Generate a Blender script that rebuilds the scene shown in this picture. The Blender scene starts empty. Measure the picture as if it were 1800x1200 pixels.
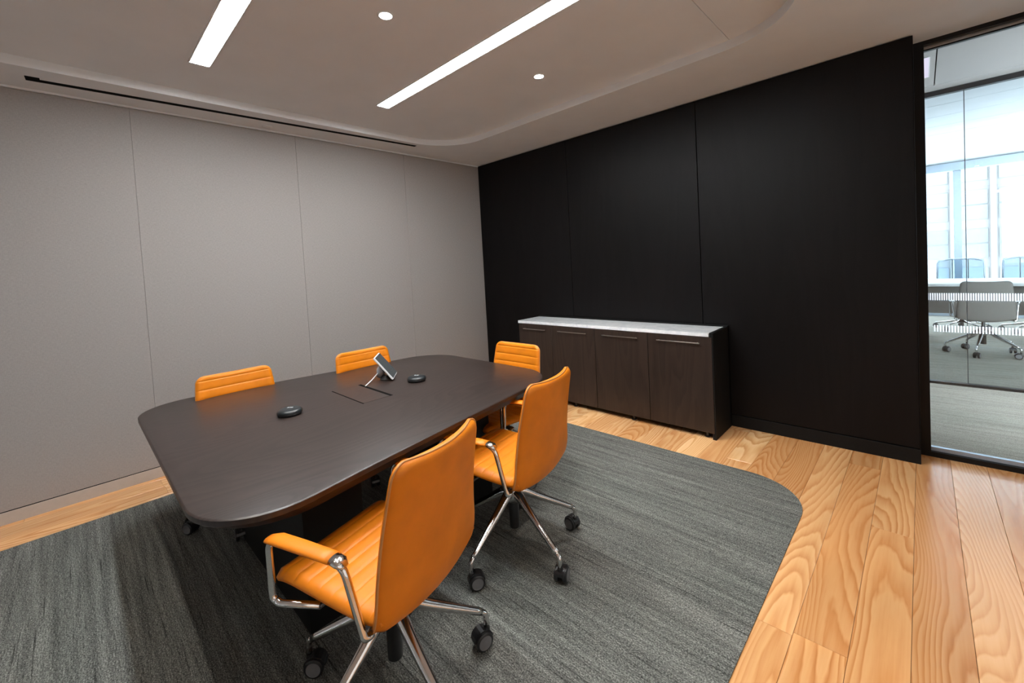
import bpy, bmesh, math, random
from mathutils import Vector, Matrix, Euler, noise as mn

random.seed(11)
PI = math.pi
SC = bpy.context.scene
COL = SC.collection

# ------------------------------------------------------------------ camera
cam_d = bpy.data.cameras.new('camera')
cam = bpy.data.objects.new('camera', cam_d)
COL.objects.link(cam)
_r = Vector((0.71844089, 0.6934122, -0.05497472)); _u = Vector((0.01372576, 0.0648857, 0.9977983)); _f = Vector((-0.69545258, 0.71761367, -0.03709893))
_m = Matrix(((_r.x, _u.x, -_f.x), (_r.y, _u.y, -_f.y), (_r.z, _u.z, -_f.z)))
cam.location = (4.2968, -3.9226, 1.5)
cam.rotation_euler = _m.to_euler()
cam_d.sensor_width = 36.0
cam_d.lens = 747.59 / 1800 * 36
cam_d.shift_x = 2.74 / 1800
cam_d.shift_y = -105.89 / 1800
cam_d.clip_start = 0.05
cam_d.clip_end = 300
SC.camera = cam

# ------------------------------------------------------------------ world, exposure
world = bpy.data.worlds.new('world'); SC.world = world
world.use_nodes = True
bg = world.node_tree.nodes['Background']
bg.inputs[0].default_value = (0.80, 0.90, 1.0, 1)
bg.inputs[1].default_value = 20.0
SC.view_settings.view_transform = 'Standard'
SC.view_settings.look = 'None'
SC.view_settings.gamma = 1.0
SC.view_settings.use_curve_mapping = False
SC.view_settings.exposure = 0.0
SC.cycles.use_denoising = True
SC.cycles.max_bounces = 10
SC.cycles.diffuse_bounces = 7
SC.cycles.glossy_bounces = 4
SC.cycles.transmission_bounces = 8
SC.cycles.transparent_max_bounces = 12
SC.cycles.sample_clamp_indirect = 4.0
SC.cycles.caustics_reflective = False
SC.cycles.caustics_refractive = False

STRIP_E = 92.0      # linear ceiling lights
DOWN_E = 60.0       # round downlights
SPOT_W = 75.0
SIDE_T = 0.27      # tint of the added, unseen side glazing; sets its fill light

def area_portal(name, loc, rot, sx, sy):
    l = bpy.data.lights.new(name, 'AREA'); l.shape = 'RECTANGLE'; l.size = sx; l.size_y = sy
    l.cycles.is_portal = True
    o = bpy.data.objects.new(name, l); COL.objects.link(o); o.location = loc; o.rotation_euler = rot
    return o
area_portal('window_portal', (6.5, 8.42, 1.55), (-PI / 2, 0, 0), 9.0, 2.7)
area_portal('added_window_portal', (5.99, -2.9, 1.45), (0, PI / 2, 0), 2.5, 4.6)  # portal for the window added out of view

# ------------------------------------------------------------------ material helpers
def lin(r, g, b):
    def c(v):
        v /= 255.0
        return v / 12.92 if v <= 0.04045 else ((v + 0.055) / 1.055) ** 2.4
    return (c(r), c(g), c(b), 1)

class NT:
    def __init__(s, name):
        s.m = bpy.data.materials.new(name); s.m.use_nodes = True
        s.t = s.m.node_tree; s.n = s.t.nodes; s.b = s.n['Principled BSDF']
    def new(s, kind, **kw):
        n = s.n.new(kind)
        for k, v in kw.items():
            if k.startswith('i_'):
                n.inputs[k[2:].replace('_', ' ')].default_value = v
            else:
                setattr(n, k, v)
        return n
    def link(s, a, b): s.t.links.new(a, b)
    def coords(s, scale=(1, 1, 1), rand=0.0, rot=(0, 0, 0)):
        tc = s.new('ShaderNodeTexCoord')
        out = tc.outputs['Object']
        if rand:
            oi = s.new('ShaderNodeObjectInfo')
            mul = s.new('ShaderNodeVectorMath', operation='SCALE')
            comb = s.new('ShaderNodeCombineXYZ', i_X=1.0, i_Y=0.63, i_Z=0.37)
            s.link(comb.outputs[0], mul.inputs[0]); 
            m2 = s.new('ShaderNodeMath', operation='MULTIPLY'); m2.inputs[1].default_value = rand
            s.link(oi.outputs['Random'], m2.inputs[0]); s.link(m2.outputs[0], mul.inputs['Scale'])
            add = s.new('ShaderNodeVectorMath', operation='ADD')
            s.link(out, add.inputs[0]); s.link(mul.outputs[0], add.inputs[1]); out = add.outputs[0]
        mp = s.new('ShaderNodeMapping'); mp.inputs['Scale'].default_value = scale; mp.inputs['Rotation'].default_value = rot
        s.link(out, mp.inputs[0])
        return mp.outputs[0]
    def noise(s, vec, scale, detail=3, rough=0.5, dist=0.0):
        n = s.new('ShaderNodeTexNoise'); n.inputs['Scale'].default_value = scale; n.inputs['Detail'].default_value = detail
        n.inputs['Roughness'].default_value = rough; n.inputs['Distortion'].default_value = dist
        s.link(vec, n.inputs['Vector']); return n.outputs['Fac']
    def ramp(s, fac, stops, interp='LINEAR'):
        n = s.new('ShaderNodeValToRGB'); n.color_ramp.interpolation = interp
        e = n.color_ramp.elements
        while len(e) < len(stops): e.new(0.5)
        for k, (p, c) in enumerate(stops):
            e[k].position = p; e[k].color = c if len(c) == 4 else (*c, 1)
        s.link(fac, n.inputs[0]); return n.outputs[0]
    def mix(s, fac, a, b, mode='MIX'):
        n = s.new('ShaderNodeMix', data_type='RGBA', blend_type=mode)
        for sock, v in ((n.inputs[0], fac), (n.inputs[6], a), (n.inputs[7], b)):
            if hasattr(v, 'is_linked') or hasattr(v, 'links'): s.link(v, sock)
            else: sock.default_value = v
        return n.outputs[2]
    def math(s, op, a, b=0.0, c=None):
        n = s.new('ShaderNodeMath', operation=op)
        for sock, v in zip(n.inputs, (a, b, c)):
            if v is None: continue
            if hasattr(v, 'links'): s.link(v, sock)
            else: sock.default_value = v
        return n.outputs[0]
    def bump(s, h, strength, dist=0.002):
        n = s.new('ShaderNodeBump'); n.inputs['Strength'].default_value = strength; n.inputs['Distance'].default_value = dist
        s.link(h, n.inputs['Height']); s.link(n.outputs[0], s.b.inputs['Normal'])
    def color(s, c):
        if hasattr(c, 'links'): s.link(c, s.b.inputs['Base Color'])
        else: s.b.inputs['Base Color'].default_value = c
    def set(s, rough=0.5, metal=0.0, spec=0.5, coat=0.0, coatr=0.1):
        s.b.inputs['Roughness'].default_value = rough; s.b.inputs['Metallic'].default_value = metal
        s.b.inputs['Specular IOR Level'].default_value = spec
        s.b.inputs['Coat Weight'].default_value = coat; s.b.inputs['Coat Roughness'].default_value = coatr

def simple(name, col, rough=0.5, metal=0.0, spec=0.5, nscale=30, amt=0.06, bump=0.0, bdist=0.001):
    t = NT(name); v = t.coords()
    n = t.noise(v, nscale, 4)
    c2 = tuple(x * (1 - amt * 2.2) for x in col[:3]) + (1,)
    c1 = tuple(min(1, x * (1 + amt)) for x in col[:3]) + (1,)
    t.color(t.ramp(n, [(0.3, c2), (0.7, c1)])); t.set(rough, metal, spec)
    if bump: t.bump(n, bump, bdist)
    return t.m

def emis(name, col, strength):
    m = bpy.data.materials.new(name); m.use_nodes = True
    n = m.node_tree.nodes; n.clear()
    e = n.new('ShaderNodeEmission'); e.inputs[0].default_value = col; e.inputs[1].default_value = strength
    o = n.new('ShaderNodeOutputMaterial'); m.node_tree.links.new(e.outputs[0], o.inputs[0])
    return m

def glass_mat(name, tint, ior=1.45, extra=0.0):
    m = bpy.data.materials.new(name); m.use_nodes = True
    t = m.node_tree; n = t.nodes; n.clear()
    tr = n.new('ShaderNodeBsdfTransparent'); tr.inputs[0].default_value = tint
    gl = n.new('ShaderNodeBsdfGlossy'); gl.inputs['Roughness'].default_value = 0.0
    fr = n.new('ShaderNodeFresnel'); fr.inputs[0].default_value = ior
    ml = n.new('ShaderNodeMath'); ml.operation = 'MULTIPLY'; ml.inputs[1].default_value = 0.8
    mx = n.new('ShaderNodeMixShader'); o = n.new('ShaderNodeOutputMaterial')
    t.links.new(fr.outputs[0], ml.inputs[0]); t.links.new(ml.outputs[0], mx.inputs[0])
    t.links.new(tr.outputs[0], mx.inputs[1]); t.links.new(gl.outputs[0], mx.inputs[2]); t.links.new(mx.outputs[0], o.inputs[0])
    return m

def wood_grain(name, ramp_stops, ring=22.0, sx=3.2, sy=0.42, rough=0.35, spec=0.5, tone=None, rand=60, bump=0.15, fine=0.35, coat=0.0, axis='y', wobble=1.35):
    """contour lines of a stretched noise read as flat-sawn cathedral grain; the grain runs along `axis`"""
    t = NT(name)
    sc = {'y': (sx, sy, sx), 'z': (sx, sx, sy), 'x': (sy, sx, sx)}[axis]
    v = t.coords(sc, rand=rand)
    n = t.noise(v, 1.0, 1.5, 0.35, 0.25)
    wob = t.noise(t.coords({'y': (12, 1.9, 12), 'z': (12, 12, 1.9), 'x': (1.9, 12, 12)}[axis], rand=rand), 1.0, 3, 0.6)
    n2 = t.math('ADD', t.math('MULTIPLY', n, ring), t.math('MULTIPLY', wob, wobble))
    rings = t.math('FRACT', n2)
    tri = t.math('POWER', rings, 1.7)                     # slow rise, sharp late-wood line
    tri = t.math('MINIMUM', t.math('SUBTRACT', 1.0, tri), t.math('MULTIPLY', rings, 6.0))
    fade = t.noise(t.coords({'y': (7, 1.2, 7), 'z': (7, 7, 1.2), 'x': (1.2, 7, 7)}[axis], rand=rand), 1.0, 2)
    tri = t.math('ADD', t.math('MULTIPLY', t.math('SUBTRACT', tri, 0.62), t.math('MULTIPLY', fade, 1.7)), 0.62)
    sf = {'y': (90, 3.0, 90), 'z': (90, 90, 3.0), 'x': (3.0, 90, 90)}[axis]
    v2 = t.coords(sf, rand=rand)
    pores = t.noise(v2, 1.0, 3, 0.6)
    f = t.math('ADD', t.math('MULTIPLY', tri, 1 - fine), t.math('MULTIPLY', pores, fine))
    c = t.ramp(f, ramp_stops)
    if tone:
        oi = t.new('ShaderNodeObjectInfo')
        tc = t.ramp(oi.outputs['Random'], tone, 'CONSTANT')
        c = t.mix(1.0, c, tc, 'MULTIPLY')
    big = t.noise(t.coords({'y': (2.5, 0.8, 2.5), 'z': (2.5, 2.5, .8), 'x': (.8, 2.5, 2.5)}[axis], rand=rand), 1.0, 2)
    c = t.mix(1.0, c, t.ramp(big, [(0.3, (0.84, 0.84, 0.84)), (0.7, (1.08, 1.08, 1.08))]), 'MULTIPLY')
    t.color(c); t.set(rough, 0, spec, coat)
    t.bump(f, bump, 0.0006)
    return t

# ------------------------------------------------------------------ materials
M = {}
oak = wood_grain('oak_floor', [(0.0, lin(200, 134, 78)), (0.35, lin(224, 165, 109)), (0.6, lin(236, 184, 130)), (0.95, lin(245, 201, 151))],
                 ring=40, sx=2.7, sy=0.34, rough=0.24, spec=0.95, bump=0.08, fine=0.38,
                 tone=[(0.0, (0.95, 0.88, 0.80)), (0.16, (1.02, 1.0, 0.98)), (0.34, (0.86, 0.74, 0.62)), (0.5, (0.97, 0.92, 0.86)),
                       (0.66, (1.08, 1.12, 1.12)), (0.76, (0.90, 0.80, 0.69)), (0.9, (1.14, 1.2, 1.22))])
M['oak'] = oak.m
M['sub'] = simple('subfloor', lin(90, 60, 36), 0.8)
M['table'] = wood_grain('table_walnut', [(0.0, (0.010, 0.0065, 0.0055)), (0.5, (0.023, 0.0152, 0.0130)), (1.0, (0.039, 0.027, 0.024))],
                        ring=36, sx=2.0, sy=0.45, rough=0.37, spec=0.48, rand=0, bump=0.12, fine=0.5).m
M['cabinet'] = wood_grain('cabinet_wood', [(0.0, (0.015, 0.009, 0.0066)), (0.5, (0.028, 0.0175, 0.0127)), (1.0, (0.043, 0.0275, 0.0205))],
                          ring=14, sx=3.2, sy=0.5, rough=0.42, spec=0.4, rand=30, bump=0.1, fine=0.55, axis='z').m
M['panel'] = wood_grain('dark_wall_panel', [(0.0, (0.0034, 0.0029, 0.0031)), (0.5, (0.0052, 0.0045, 0.0047)), (1.0, (0.0076, 0.0066, 0.0068))],
                        ring=10, sx=2.2, sy=0.3, rough=0.46, spec=0.15, rand=30, bump=0.08, fine=0.6, axis='z').m
M['black'] = simple('black_metal', (0.004, 0.004, 0.0045, 1), 0.45, 0, 0.3, amt=0.1)
M['blacklam'] = simple('black_laminate', (0.006, 0.006, 0.006, 1), 0.6, 0, 0.2, amt=0.1)
M['gap'] = simple('dark_joint', (0.002, 0.002, 0.002, 1), 0.9, 0, 0.1)

def fabric(name, col, s1=260, amt=0.1):
    t = NT(name)
    a = t.noise(t.coords((1, 1, 0.22)), s1, 2, 0.6); b = t.noise(t.coords((1, 0.22, 1)), s1, 2, 0.6)
    f = t.math('MULTIPLY', t.math('ADD', a, b), 0.5)
    lo = tuple(c * (1 - amt) for c in col[:3]) + (1,); hi = tuple(c * (1 + amt) for c in col[:3]) + (1,)
    t.color(t.ramp(f, [(0.35, lo), (0.65, hi)])); t.set(0.95, 0, 0.15); t.bump(f, 0.35, 0.001)
    return t.m
M['fabric'] = fabric('beige_wall_fabric', (0.322, 0.298, 0.286))
M['base_beige'] = simple('beige_paint', (0.44, 0.395, 0.35, 1), 0.55, amt=0.02)
M['ceil'] = simple('ceiling_paint', (0.85, 0.87, 0.89, 1), 0.75, spec=0.2, nscale=3, amt=0.015)
M['white'] = simple('white_paint', (0.75, 0.76, 0.77, 1), 0.6, nscale=5, amt=0.02)
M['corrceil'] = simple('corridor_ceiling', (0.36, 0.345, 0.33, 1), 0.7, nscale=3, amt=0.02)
M['farceil'] = simple('far_ceiling_tile', (0.72, 0.76, 0.8, 1), 0.5, nscale=5, amt=0.02)

def carpet(name, dark, mid, light, along='x', tint=1.0):
    t = NT(name)
    a = t.noise(t.coords((1.5, 34, 1)), 1.0, 3, 0.55)           # broad streaks
    b = t.noise(t.coords((30.0, 230, 1)), 1.0, 2, 0.6)           # yarn rows
    c = t.noise(t.coords((150, 190, 1)), 1.0, 2, 0.8)            # loops
    f = t.math('ADD', t.math('ADD', t.math('MULTIPLY', a, 0.20), t.math('MULTIPLY', b, 0.24)), t.math('MULTIPLY', c, 0.60))
    col = t.ramp(f, [(0.41, dark), (0.54, mid), (0.67, light)])
    ln = t.noise(t.coords((2.2, 105, 1)), 1.0, 1.5, 0.5)
    col = t.mix(1.0, col, t.ramp(ln, [(0.28, (0.40, 0.40, 0.40)), (0.37, (1, 1, 1)), (0.68, (1, 1, 1)), (0.78, (1.3, 1.3, 1.28))]), 'MULTIPLY')
    col2 = t.mix(1.0, col, t.ramp(t.noise(t.coords((0.5, 2.4, 1)), 1.0, 2), [(0.3, (0.90, 0.92, 0.90)), (0.7, (1.07, 1.05, 1.04))]), 'MULTIPLY')
    t.color(col2); t.set(1.0, 0, 0.05); t.bump(f, 0.9, 0.004)
    return t.m
M['carpet'] = carpet('streaked_grey_carpet', (0.038, 0.040, 0.038, 1), (0.15, 0.156, 0.146, 1), (0.38, 0.39, 0.365, 1))
M['farcarpet'] = carpet('corridor_carpet', (0.22, 0.21, 0.185, 1), (0.42, 0.40, 0.35, 1), (0.62, 0.59, 0.53, 1))

def leather(name, col, rough=0.42):
    t = NT(name); v = t.coords()
    vor = t.new('ShaderNodeTexVoronoi'); vor.inputs['Scale'].default_value = 420
    t.link(v, vor.inputs['Vector'])
    n = t.noise(v, 9, 4)
    c = t.ramp(n, [(0.3, tuple(x * 0.86 for x in col[:3]) + (1,)), (0.7, tuple(x * 1.05 for x in col[:3]) + (1,))])
    t.color(c); t.set(rough, 0, 0.32); t.bump(vor.outputs['Distance'], 0.12, 0.0006)
    return t.m
M['leather'] = leather('orange_leather', (0.65, 0.188, 0.004, 1), 0.46)
M['piping'] = leather('tan_piping', (0.50, 0.22, 0.07, 1), 0.4)
M['greyfab'] = fabric('grey_chair_fabric', (0.20, 0.185, 0.17), 200)
M['chrome'] = simple('polished_aluminium', (0.72, 0.71, 0.70, 1), 0.13, 1.0, amt=0.03)
M['chrome2'] = simple('dark_steel', (0.10, 0.10, 0.105, 1), 0.3, 0.9, amt=0.05)
M['steel'] = simple('brushed_steel', (0.55, 0.54, 0.53, 1), 0.28, 1.0, amt=0.05)
M['plastic'] = simple('black_plastic', (0.012, 0.012, 0.013, 1), 0.35, 0, 0.5, amt=0.08)
M['rubber'] = simple('grey_rubber', (0.15, 0.15, 0.155, 1), 0.45, 0, 0.5, amt=0.06)
M['mic'] = simple('mic_shell', (0.010, 0.0135, 0.0155, 1), 0.38, 0, 0.5, amt=0.08)
M['print'] = simple('white_print', (0.6, 0.62, 0.64, 1), 0.6, amt=0.02)
M['devwhite'] = simple('white_device_plastic', (0.72, 0.74, 0.77, 1), 0.35, 0, 0.5, amt=0.02)
M['devgrey'] = simple('grey_device_fabric', (0.40, 0.43, 0.47, 1), 0.6, amt=0.04, nscale=120)
M['screen'] = simple('dark_screen', (0.035, 0.045, 0.05, 1), 0.16, 0, 0.6, amt=0.02)
M['glass'] = glass_mat('partition_glass', (0.97, 0.985, 0.98, 1))
M['winglass'] = glass_mat('window_glass', (0.96, 0.985, 1.0, 1))
M['sideglass'] = glass_mat('added_tinted_glass', (SIDE_T, SIDE_T * 0.90, SIDE_T * 0.82, 1))  # panes of the added side window, tinted to tune its fill
M['mesh'] = glass_mat('pale_mesh_back', (0.72, 0.80, 0.86, 1), 1.1)
M['frit'] = simple('white_frit_film', (0.80, 0.82, 0.88, 1), 0.6, amt=0.02)
M['alu'] = simple('light_aluminium', (0.50, 0.58, 0.68, 1), 0.4, 0.5, amt=0.03)
M['facade'] = simple('pale_facade', (0.098, 0.096, 0.094, 1), 0.8, nscale=2, amt=0.04)
M['facadeglass'] = simple('facade_window', (0.070, 0.080, 0.092, 1), 0.25, amt=0.05)
def marble():
    t = NT('white_marble'); v = t.coords((1, 1, 1))
    n = t.noise(v, 5.5, 8, 0.65, 1.6); n2 = t.noise(v, 26, 6, 0.7, 0.8)
    f = t.math('ADD', t.math('MULTIPLY', n, 0.6), t.math('MULTIPLY', n2, 0.4))
    t.color(t.ramp(f, [(0.30, lin(180, 188, 196)), (0.42, lin(222, 227, 232)), (0.55, lin(242, 245, 247)), (0.8, lin(250, 251, 252))]))
    t.set(0.2, 0, 0.6); return t.m
M['marble'] = marble()
M['strip'] = emis('strip_diffuser_light', (0.95, 0.98, 1.0, 1), STRIP_E)
M['strip2'] = emis('corridor_diffuser_light', (0.86, 0.80, 1.0, 1), 1.0)
M['down'] = emis('downlight_lens', (1.0, 0.95, 0.88, 1), DOWN_E)

# ------------------------------------------------------------------ object helpers
def link(name, me, mats, parent=None, loc=None, smooth=False, kind=None, label=None, cat=None, group=None):
    o = bpy.data.objects.new(name, me); COL.objects.link(o)
    for m in (mats if isinstance(mats, (list, tuple)) else [mats]): me.materials.append(m)
    if smooth:
        for p in me.polygons: p.use_smooth = True
    if parent is not None: o.parent = parent
    if loc is not None: o.location = loc
    tag(o, label, cat, group, kind)
    return o
def tag(o, label=None, cat=None, group=None, kind=None):
    if label: o['label'] = label
    if cat: o['category'] = cat
    if group: o['group'] = group
    if kind: o['kind'] = kind
    return o
def obj(name, bm, mats, parent=None, **kw):
    me = bpy.data.meshes.new(name); bmesh.ops.recalc_face_normals(bm, faces=bm.faces[:]); bm.to_mesh(me); bm.free()
    sm = kw.pop('autosmooth', None)
    o = link(name, me, mats, parent, **kw)
    if sm is not None:
        me.polygons.foreach_set('use_smooth', [True] * len(me.polygons))
        try: me.set_sharp_from_angle(angle=math.radians(sm))
        except Exception: pass
    return o
def empty(name, loc=(0, 0, 0), rz=0.0, **kw):
    o = bpy.data.objects.new(name, None); COL.objects.link(o); o.location = loc; o.rotation_euler = (0, 0, rz)
    o.empty_display_size = 0.1
    return tag(o, **kw)
def bx(bm, x0, x1, y0, y1, z0, z1, bevel=0.0, seg=2, mat=0):
    vs = [bm.verts.new((x, y, z)) for x in (x0, x1) for y in (y0, y1) for z in (z0, z1)]
    idx = [(0, 1, 3, 2), (4, 6, 7, 5), (0, 4, 5, 1), (2, 3, 7, 6), (0, 2, 6, 4), (1, 5, 7, 3)]
    fs = [bm.faces.new([vs[i] for i in f]) for f in idx]
    for f in fs: f.material_index = mat
    if bevel:
        es = list({e for f in fs for e in f.edges})
        bmesh.ops.bevel(bm, geom=es, offset=bevel, segments=seg, affect='EDGES', profile=0.5)
    return bm
def box(name, dims, mats, parent=None, bevel=0.0, seg=2, **kw):
    bm = bmesh.new(); x0, x1, y0, y1, z0, z1 = dims
    cx, cy, cz = (x0 + x1) / 2, (y0 + y1) / 2, (z0 + z1) / 2
    bx(bm, x0 - cx, x1 - cx, y0 - cy, y1 - cy, z0 - cz, z1 - cz, bevel, seg)
    if bevel: kw.setdefault('autosmooth', 40)
    return obj(name, bm, mats, parent, loc=(cx, cy, cz), **kw)
def prism(bm, pts, z0, z1, mat=0):
    a = [bm.verts.new((x, y, z0)) for x, y in pts]; b = [bm.verts.new((x, y, z1)) for x, y in pts]
    n = len(pts)
    fs = [bm.faces.new(a[::-1]), bm.faces.new(b)] + [bm.faces.new((a[i], a[(i + 1) % n], b[(i + 1) % n], b[i])) for i in range(n)]
    for f in fs: f.material_index = mat
    return fs
def rrect(x0, x1, y0, y1, r, n=14, corners=(1, 1, 1, 1)):
    P = []
    for k, (cx, cy, a0) in enumerate(((x1 - r, y1 - r, 0), (x0 + r, y1 - r, PI / 2), (x0 + r, y0 + r, PI), (x1 - r, y0 + r, 1.5 * PI))):
        if corners[k]:
            for i in range(n + 1):
                a = a0 + PI / 2 * i / n; P.append((cx + r * math.cos(a), cy + r * math.sin(a)))
        else: P.append(((x1, y1), (x0, y1), (x0, y0), (x1, y0))[k])
    return P
def smooth_path(pts, n=6):
    """Catmull-Rom through the points"""
    P = [Vector(p) for p in pts]; out = []
    Q = [P[0] * 2 - P[1]] + P + [P[-1] * 2 - P[-2]]
    for i in range(1, len(Q) - 2):
        a, b, c, d = Q[i - 1:i + 3]
        for k in range(n):
            t = k / n
            out.append(0.5 * ((2 * b) + (c - a) * t + (2 * a - 5 * b + 4 * c - d) * t * t + (3 * b - a - 3 * c + d) * t ** 3))
    out.append(P[-1]); return out
def fillet(pts, r, n=5):
    P = [Vector(p) for p in pts]; out = [P[0]]
    for i in range(1, len(P) - 1):
        a, b, c = P[i - 1], P[i], P[i + 1]
        d1 = (a - b); d2 = (c - b); rr = min(r, d1.length * 0.49, d2.length * 0.49)
        s = b + d1.normalized() * rr; e = b + d2.normalized() * rr
        for k in range(n + 1):
            t = k / n; out.append(s * (1 - t) ** 2 + b * 2 * t * (1 - t) + e * t * t)
    out.append(P[-1]); return out
def tube(bm, pts, rad, seg=8, closed=False, mat=0, squash=None):
    P = [Vector(p) for p in pts]; n = len(P); rings = []
    R = rad if isinstance(rad, (list, tuple)) else [rad] * n
    up = Vector((0, 0, 1)); prev = None
    for i, p in enumerate(P):
        if closed: t = (P[(i + 1) % n] - P[i - 1]).normalized()
        else: t = (P[min(i + 1, n - 1)] - P[max(i - 1, 0)]).normalized()
        if prev is None:
            u = up.cross(t)
            if u.length < 0.1: u = Vector((1, 0, 0)).cross(t)
            u.normalize()
        else:
            u = prev - t * prev.dot(t); u.normalize()
        prev = u; w = t.cross(u)
        q = squash if squash else 1.0
        rings.append([bm.verts.new(p + (u * math.cos(2 * PI * k / seg) + w * math.sin(2 * PI * k / seg) * q) * R[i]) for k in range(seg)])
    m = n if closed else n - 1
    for i in range(m):
        a, b = rings[i], rings[(i + 1) % n]
        for k in range(seg):
            f = bm.faces.new((a[k], a[(k + 1) % seg], b[(k + 1) % seg], b[k])); f.material_index = mat
    if not closed:
        bm.faces.new(rings[0][::-1]).material_index = mat; bm.faces.new(rings[-1]).material_index = mat
def lathe(bm, prof, c=(0, 0, 0), seg=20, axis='z', mats=None):
    """prof: (radius, height)"""
    def pt(r, h, a):
        x, y = r * math.cos(a), r * math.sin(a)
        v = {'z': (x, y, h), 'y': (x, h, y), 'x': (h, x, y)}[axis]
        return (v[0] + c[0], v[1] + c[1], v[2] + c[2])
    rings = []
    for r, h in prof:
        if r < 1e-6: rings.append([bm.verts.new(pt(0, h, 0))])
        else: rings.append([bm.verts.new(pt(r, h, 2 * PI * k / seg)) for k in range(seg)])
    for i in range(len(rings) - 1):
        a, b = rings[i], rings[i + 1]; mi = mats[i] if mats else 0
        for k in range(seg):
            k2 = (k + 1) % seg
            if len(a) == 1 and len(b) == 1: continue
            if len(a) == 1: f = bm.faces.new((a[0], b[k2], b[k]))
            elif len(b) == 1: f = bm.faces.new((a[k], a[k2], b[0]))
            else: f = bm.faces.new((a[k], a[k2], b[k2], b[k]))
            f.material_index = mi
    if len(rings[0]) > 1: bm.faces.new(rings[0])
    if len(rings[-1]) > 1: bm.faces.new(rings[-1])
    return bm
def copy_tree(o, parent=None):
    c = o.copy(); COL.objects.link(c)
    if parent is not None: c.parent = parent
    for ch in list(o.children): copy_tree(ch, c)
    return c

# ================================================================== LARGE STRUCTURE
H = 2.862            # soffit height
HT = 2.922           # raised tray
RX, RY = 6.0, -6.3   # right and rear extents of the room
GY = 0.22            # glass partition plane

floor = box('floor', (-0.1, RX, RY, 0.30, -0.12, -0.016), M['sub'], kind='structure')
# oak planks: each one an object, laid along y
PW = 0.168
me_cache = {}
def plank(x0, x1, y0, y1):
    w, l = x1 - x0 - 0.0014, y1 - y0 - 0.0014
    key = (round(w, 3), round(l, 3))
    if key not in me_cache:
        bm = bmesh.new(); bx(bm, -w / 2, w / 2, -l / 2, l / 2, -0.008, 0.0, 0.0008, 1)
        me = bpy.data.meshes.new('plank'); bm.to_mesh(me); bm.free(); me.materials.append(M['oak']); me_cache[key] = me
    o = bpy.data.objects.new('plank', me_cache[key]); COL.objects.link(o)
    o.parent = floor; o.matrix_parent_inverse = floor.matrix_world.inverted()
    o.location = ((x0 + x1) / 2 - floor.location.x, (y0 + y1) / 2 - floor.location.y, 0.0 - floor.location.z)
    o.matrix_parent_inverse = Matrix.Identity(4)
rl = random.Random(5)
cuts_fixed = {4.082: [0.22, -1.03, -2.9, -4.6, RY], 3.914: [0.22, -0.25, -2.04, -3.7, -5.2, RY], 4.25: [0.22, -2.45, -4.2, RY],
              4.418: [0.22, -1.9, -3.9, RY], 4.586: [0.22, -1.45, -3.3, -5.0, RY], 3.746: [0.22, -2.06, -3.4, -5.0, RY]}
x = 4.25 - 26 * PW
while x < RX - 0.02:
    x0, x1 = max(x, 0.0), min(x + PW, RX)
    if x1 - x0 > 0.02:
        key = [k for k in cuts_fixed if abs(k - x) < 0.004]
        if key: ys = cuts_fixed[key[0]]
        else:
            ys = [GY]; y = GY - rl.uniform(0.25, 1.3)
            while y > RY + 0.4: ys.append(y); y -= rl.uniform(0.7, 2.1)
            ys.append(RY)
        for a, b in zip(ys[:-1], ys[1:]):
            # nothing is laid wholly under the carpet
            if x0 > 0.50 and x1 < 3.75 and a < -1.0: continue
            plank(x0, x1, b, a)
    x += PW

# carpet inlay (rounded corners)
bm = bmesh.new(); prism(bm, rrect(0.425, 3.79, RY + 0.2, -0.79, 0.36, 18, (1, 1, 0, 0)), -0.006, 0.005)
obj('carpet', bm, M['carpet'], label='grey streaked carpet inlaid in the oak floor with rounded corners under the meeting table', cat='carpet')

# left wall
wl = box('wall_left', (-0.2, -0.006, RY, 0.02, 0, H + 0.1), M['fabric'], kind='structure')
seams = [0.0, -1.153, -2.342, -3.530, -4.72, -5.9, RY]
for a, b in zip(seams[:-1], seams[1:]):
    bm = bmesh.new(); bx(bm, -0.02, 0, b + 0.001, a - 0.001, 0.086, H - 0.016, 0.0015, 2)
    o = obj('fabric_panel', bm, M['fabric'], wl); o.location = (-wl.location.x, -wl.location.y, -wl.location.z)
bm = bmesh.new(); bx(bm, -0.02, 0.002, RY, 0, 0, 0.080, 0.001, 1)
obj('baseboard_left', bm, M['base_beige'], kind='structure')
box('trim_4', (-0.008, -0.003, RY, 0, 0.079, 0.088), M['gap'], kind='structure')
bm = bmesh.new(); bx(bm, -0.02, 0.006, RY, 0, H - 0.014, H, 0.001, 1)
obj('trim_1', bm, M['ceil'], kind='structure')

# back wall: dark wood panels
XE = 4.274
wb = box('wall_back', (-0.2, XE - 0.004, 0.022, 0.24, 0, H + 0.1), M['gap'], kind='structure')
px = [0.0, 1.4625, 2.8762, XE]
for a, b in zip(px[:-1], px[1:]):
    bm = bmesh.new(); bx(bm, a + (0.003 if a else 0), b - 0.003 if b < XE else b, 0, 0.02, 0.106, H - 0.006, 0.0015, 1)
    o = obj('wood_panel', bm, M['panel'], wb); o.location = (-wb.location.x, -wb.location.y, -wb.location.z)
bm = bmesh.new(); bx(bm, 0, XE + 0.002, -0.004, 0.02, 0, 0.10, 0.001, 1)
obj('baseboard_back', bm, M['blacklam'], kind='structure')
bm = bmesh.new(); bx(bm, XE - 0.004, XE, 0.0, 0.24, 0, H - 0.006)
obj('trim_2', bm, M['panel'], kind='structure')

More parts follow.
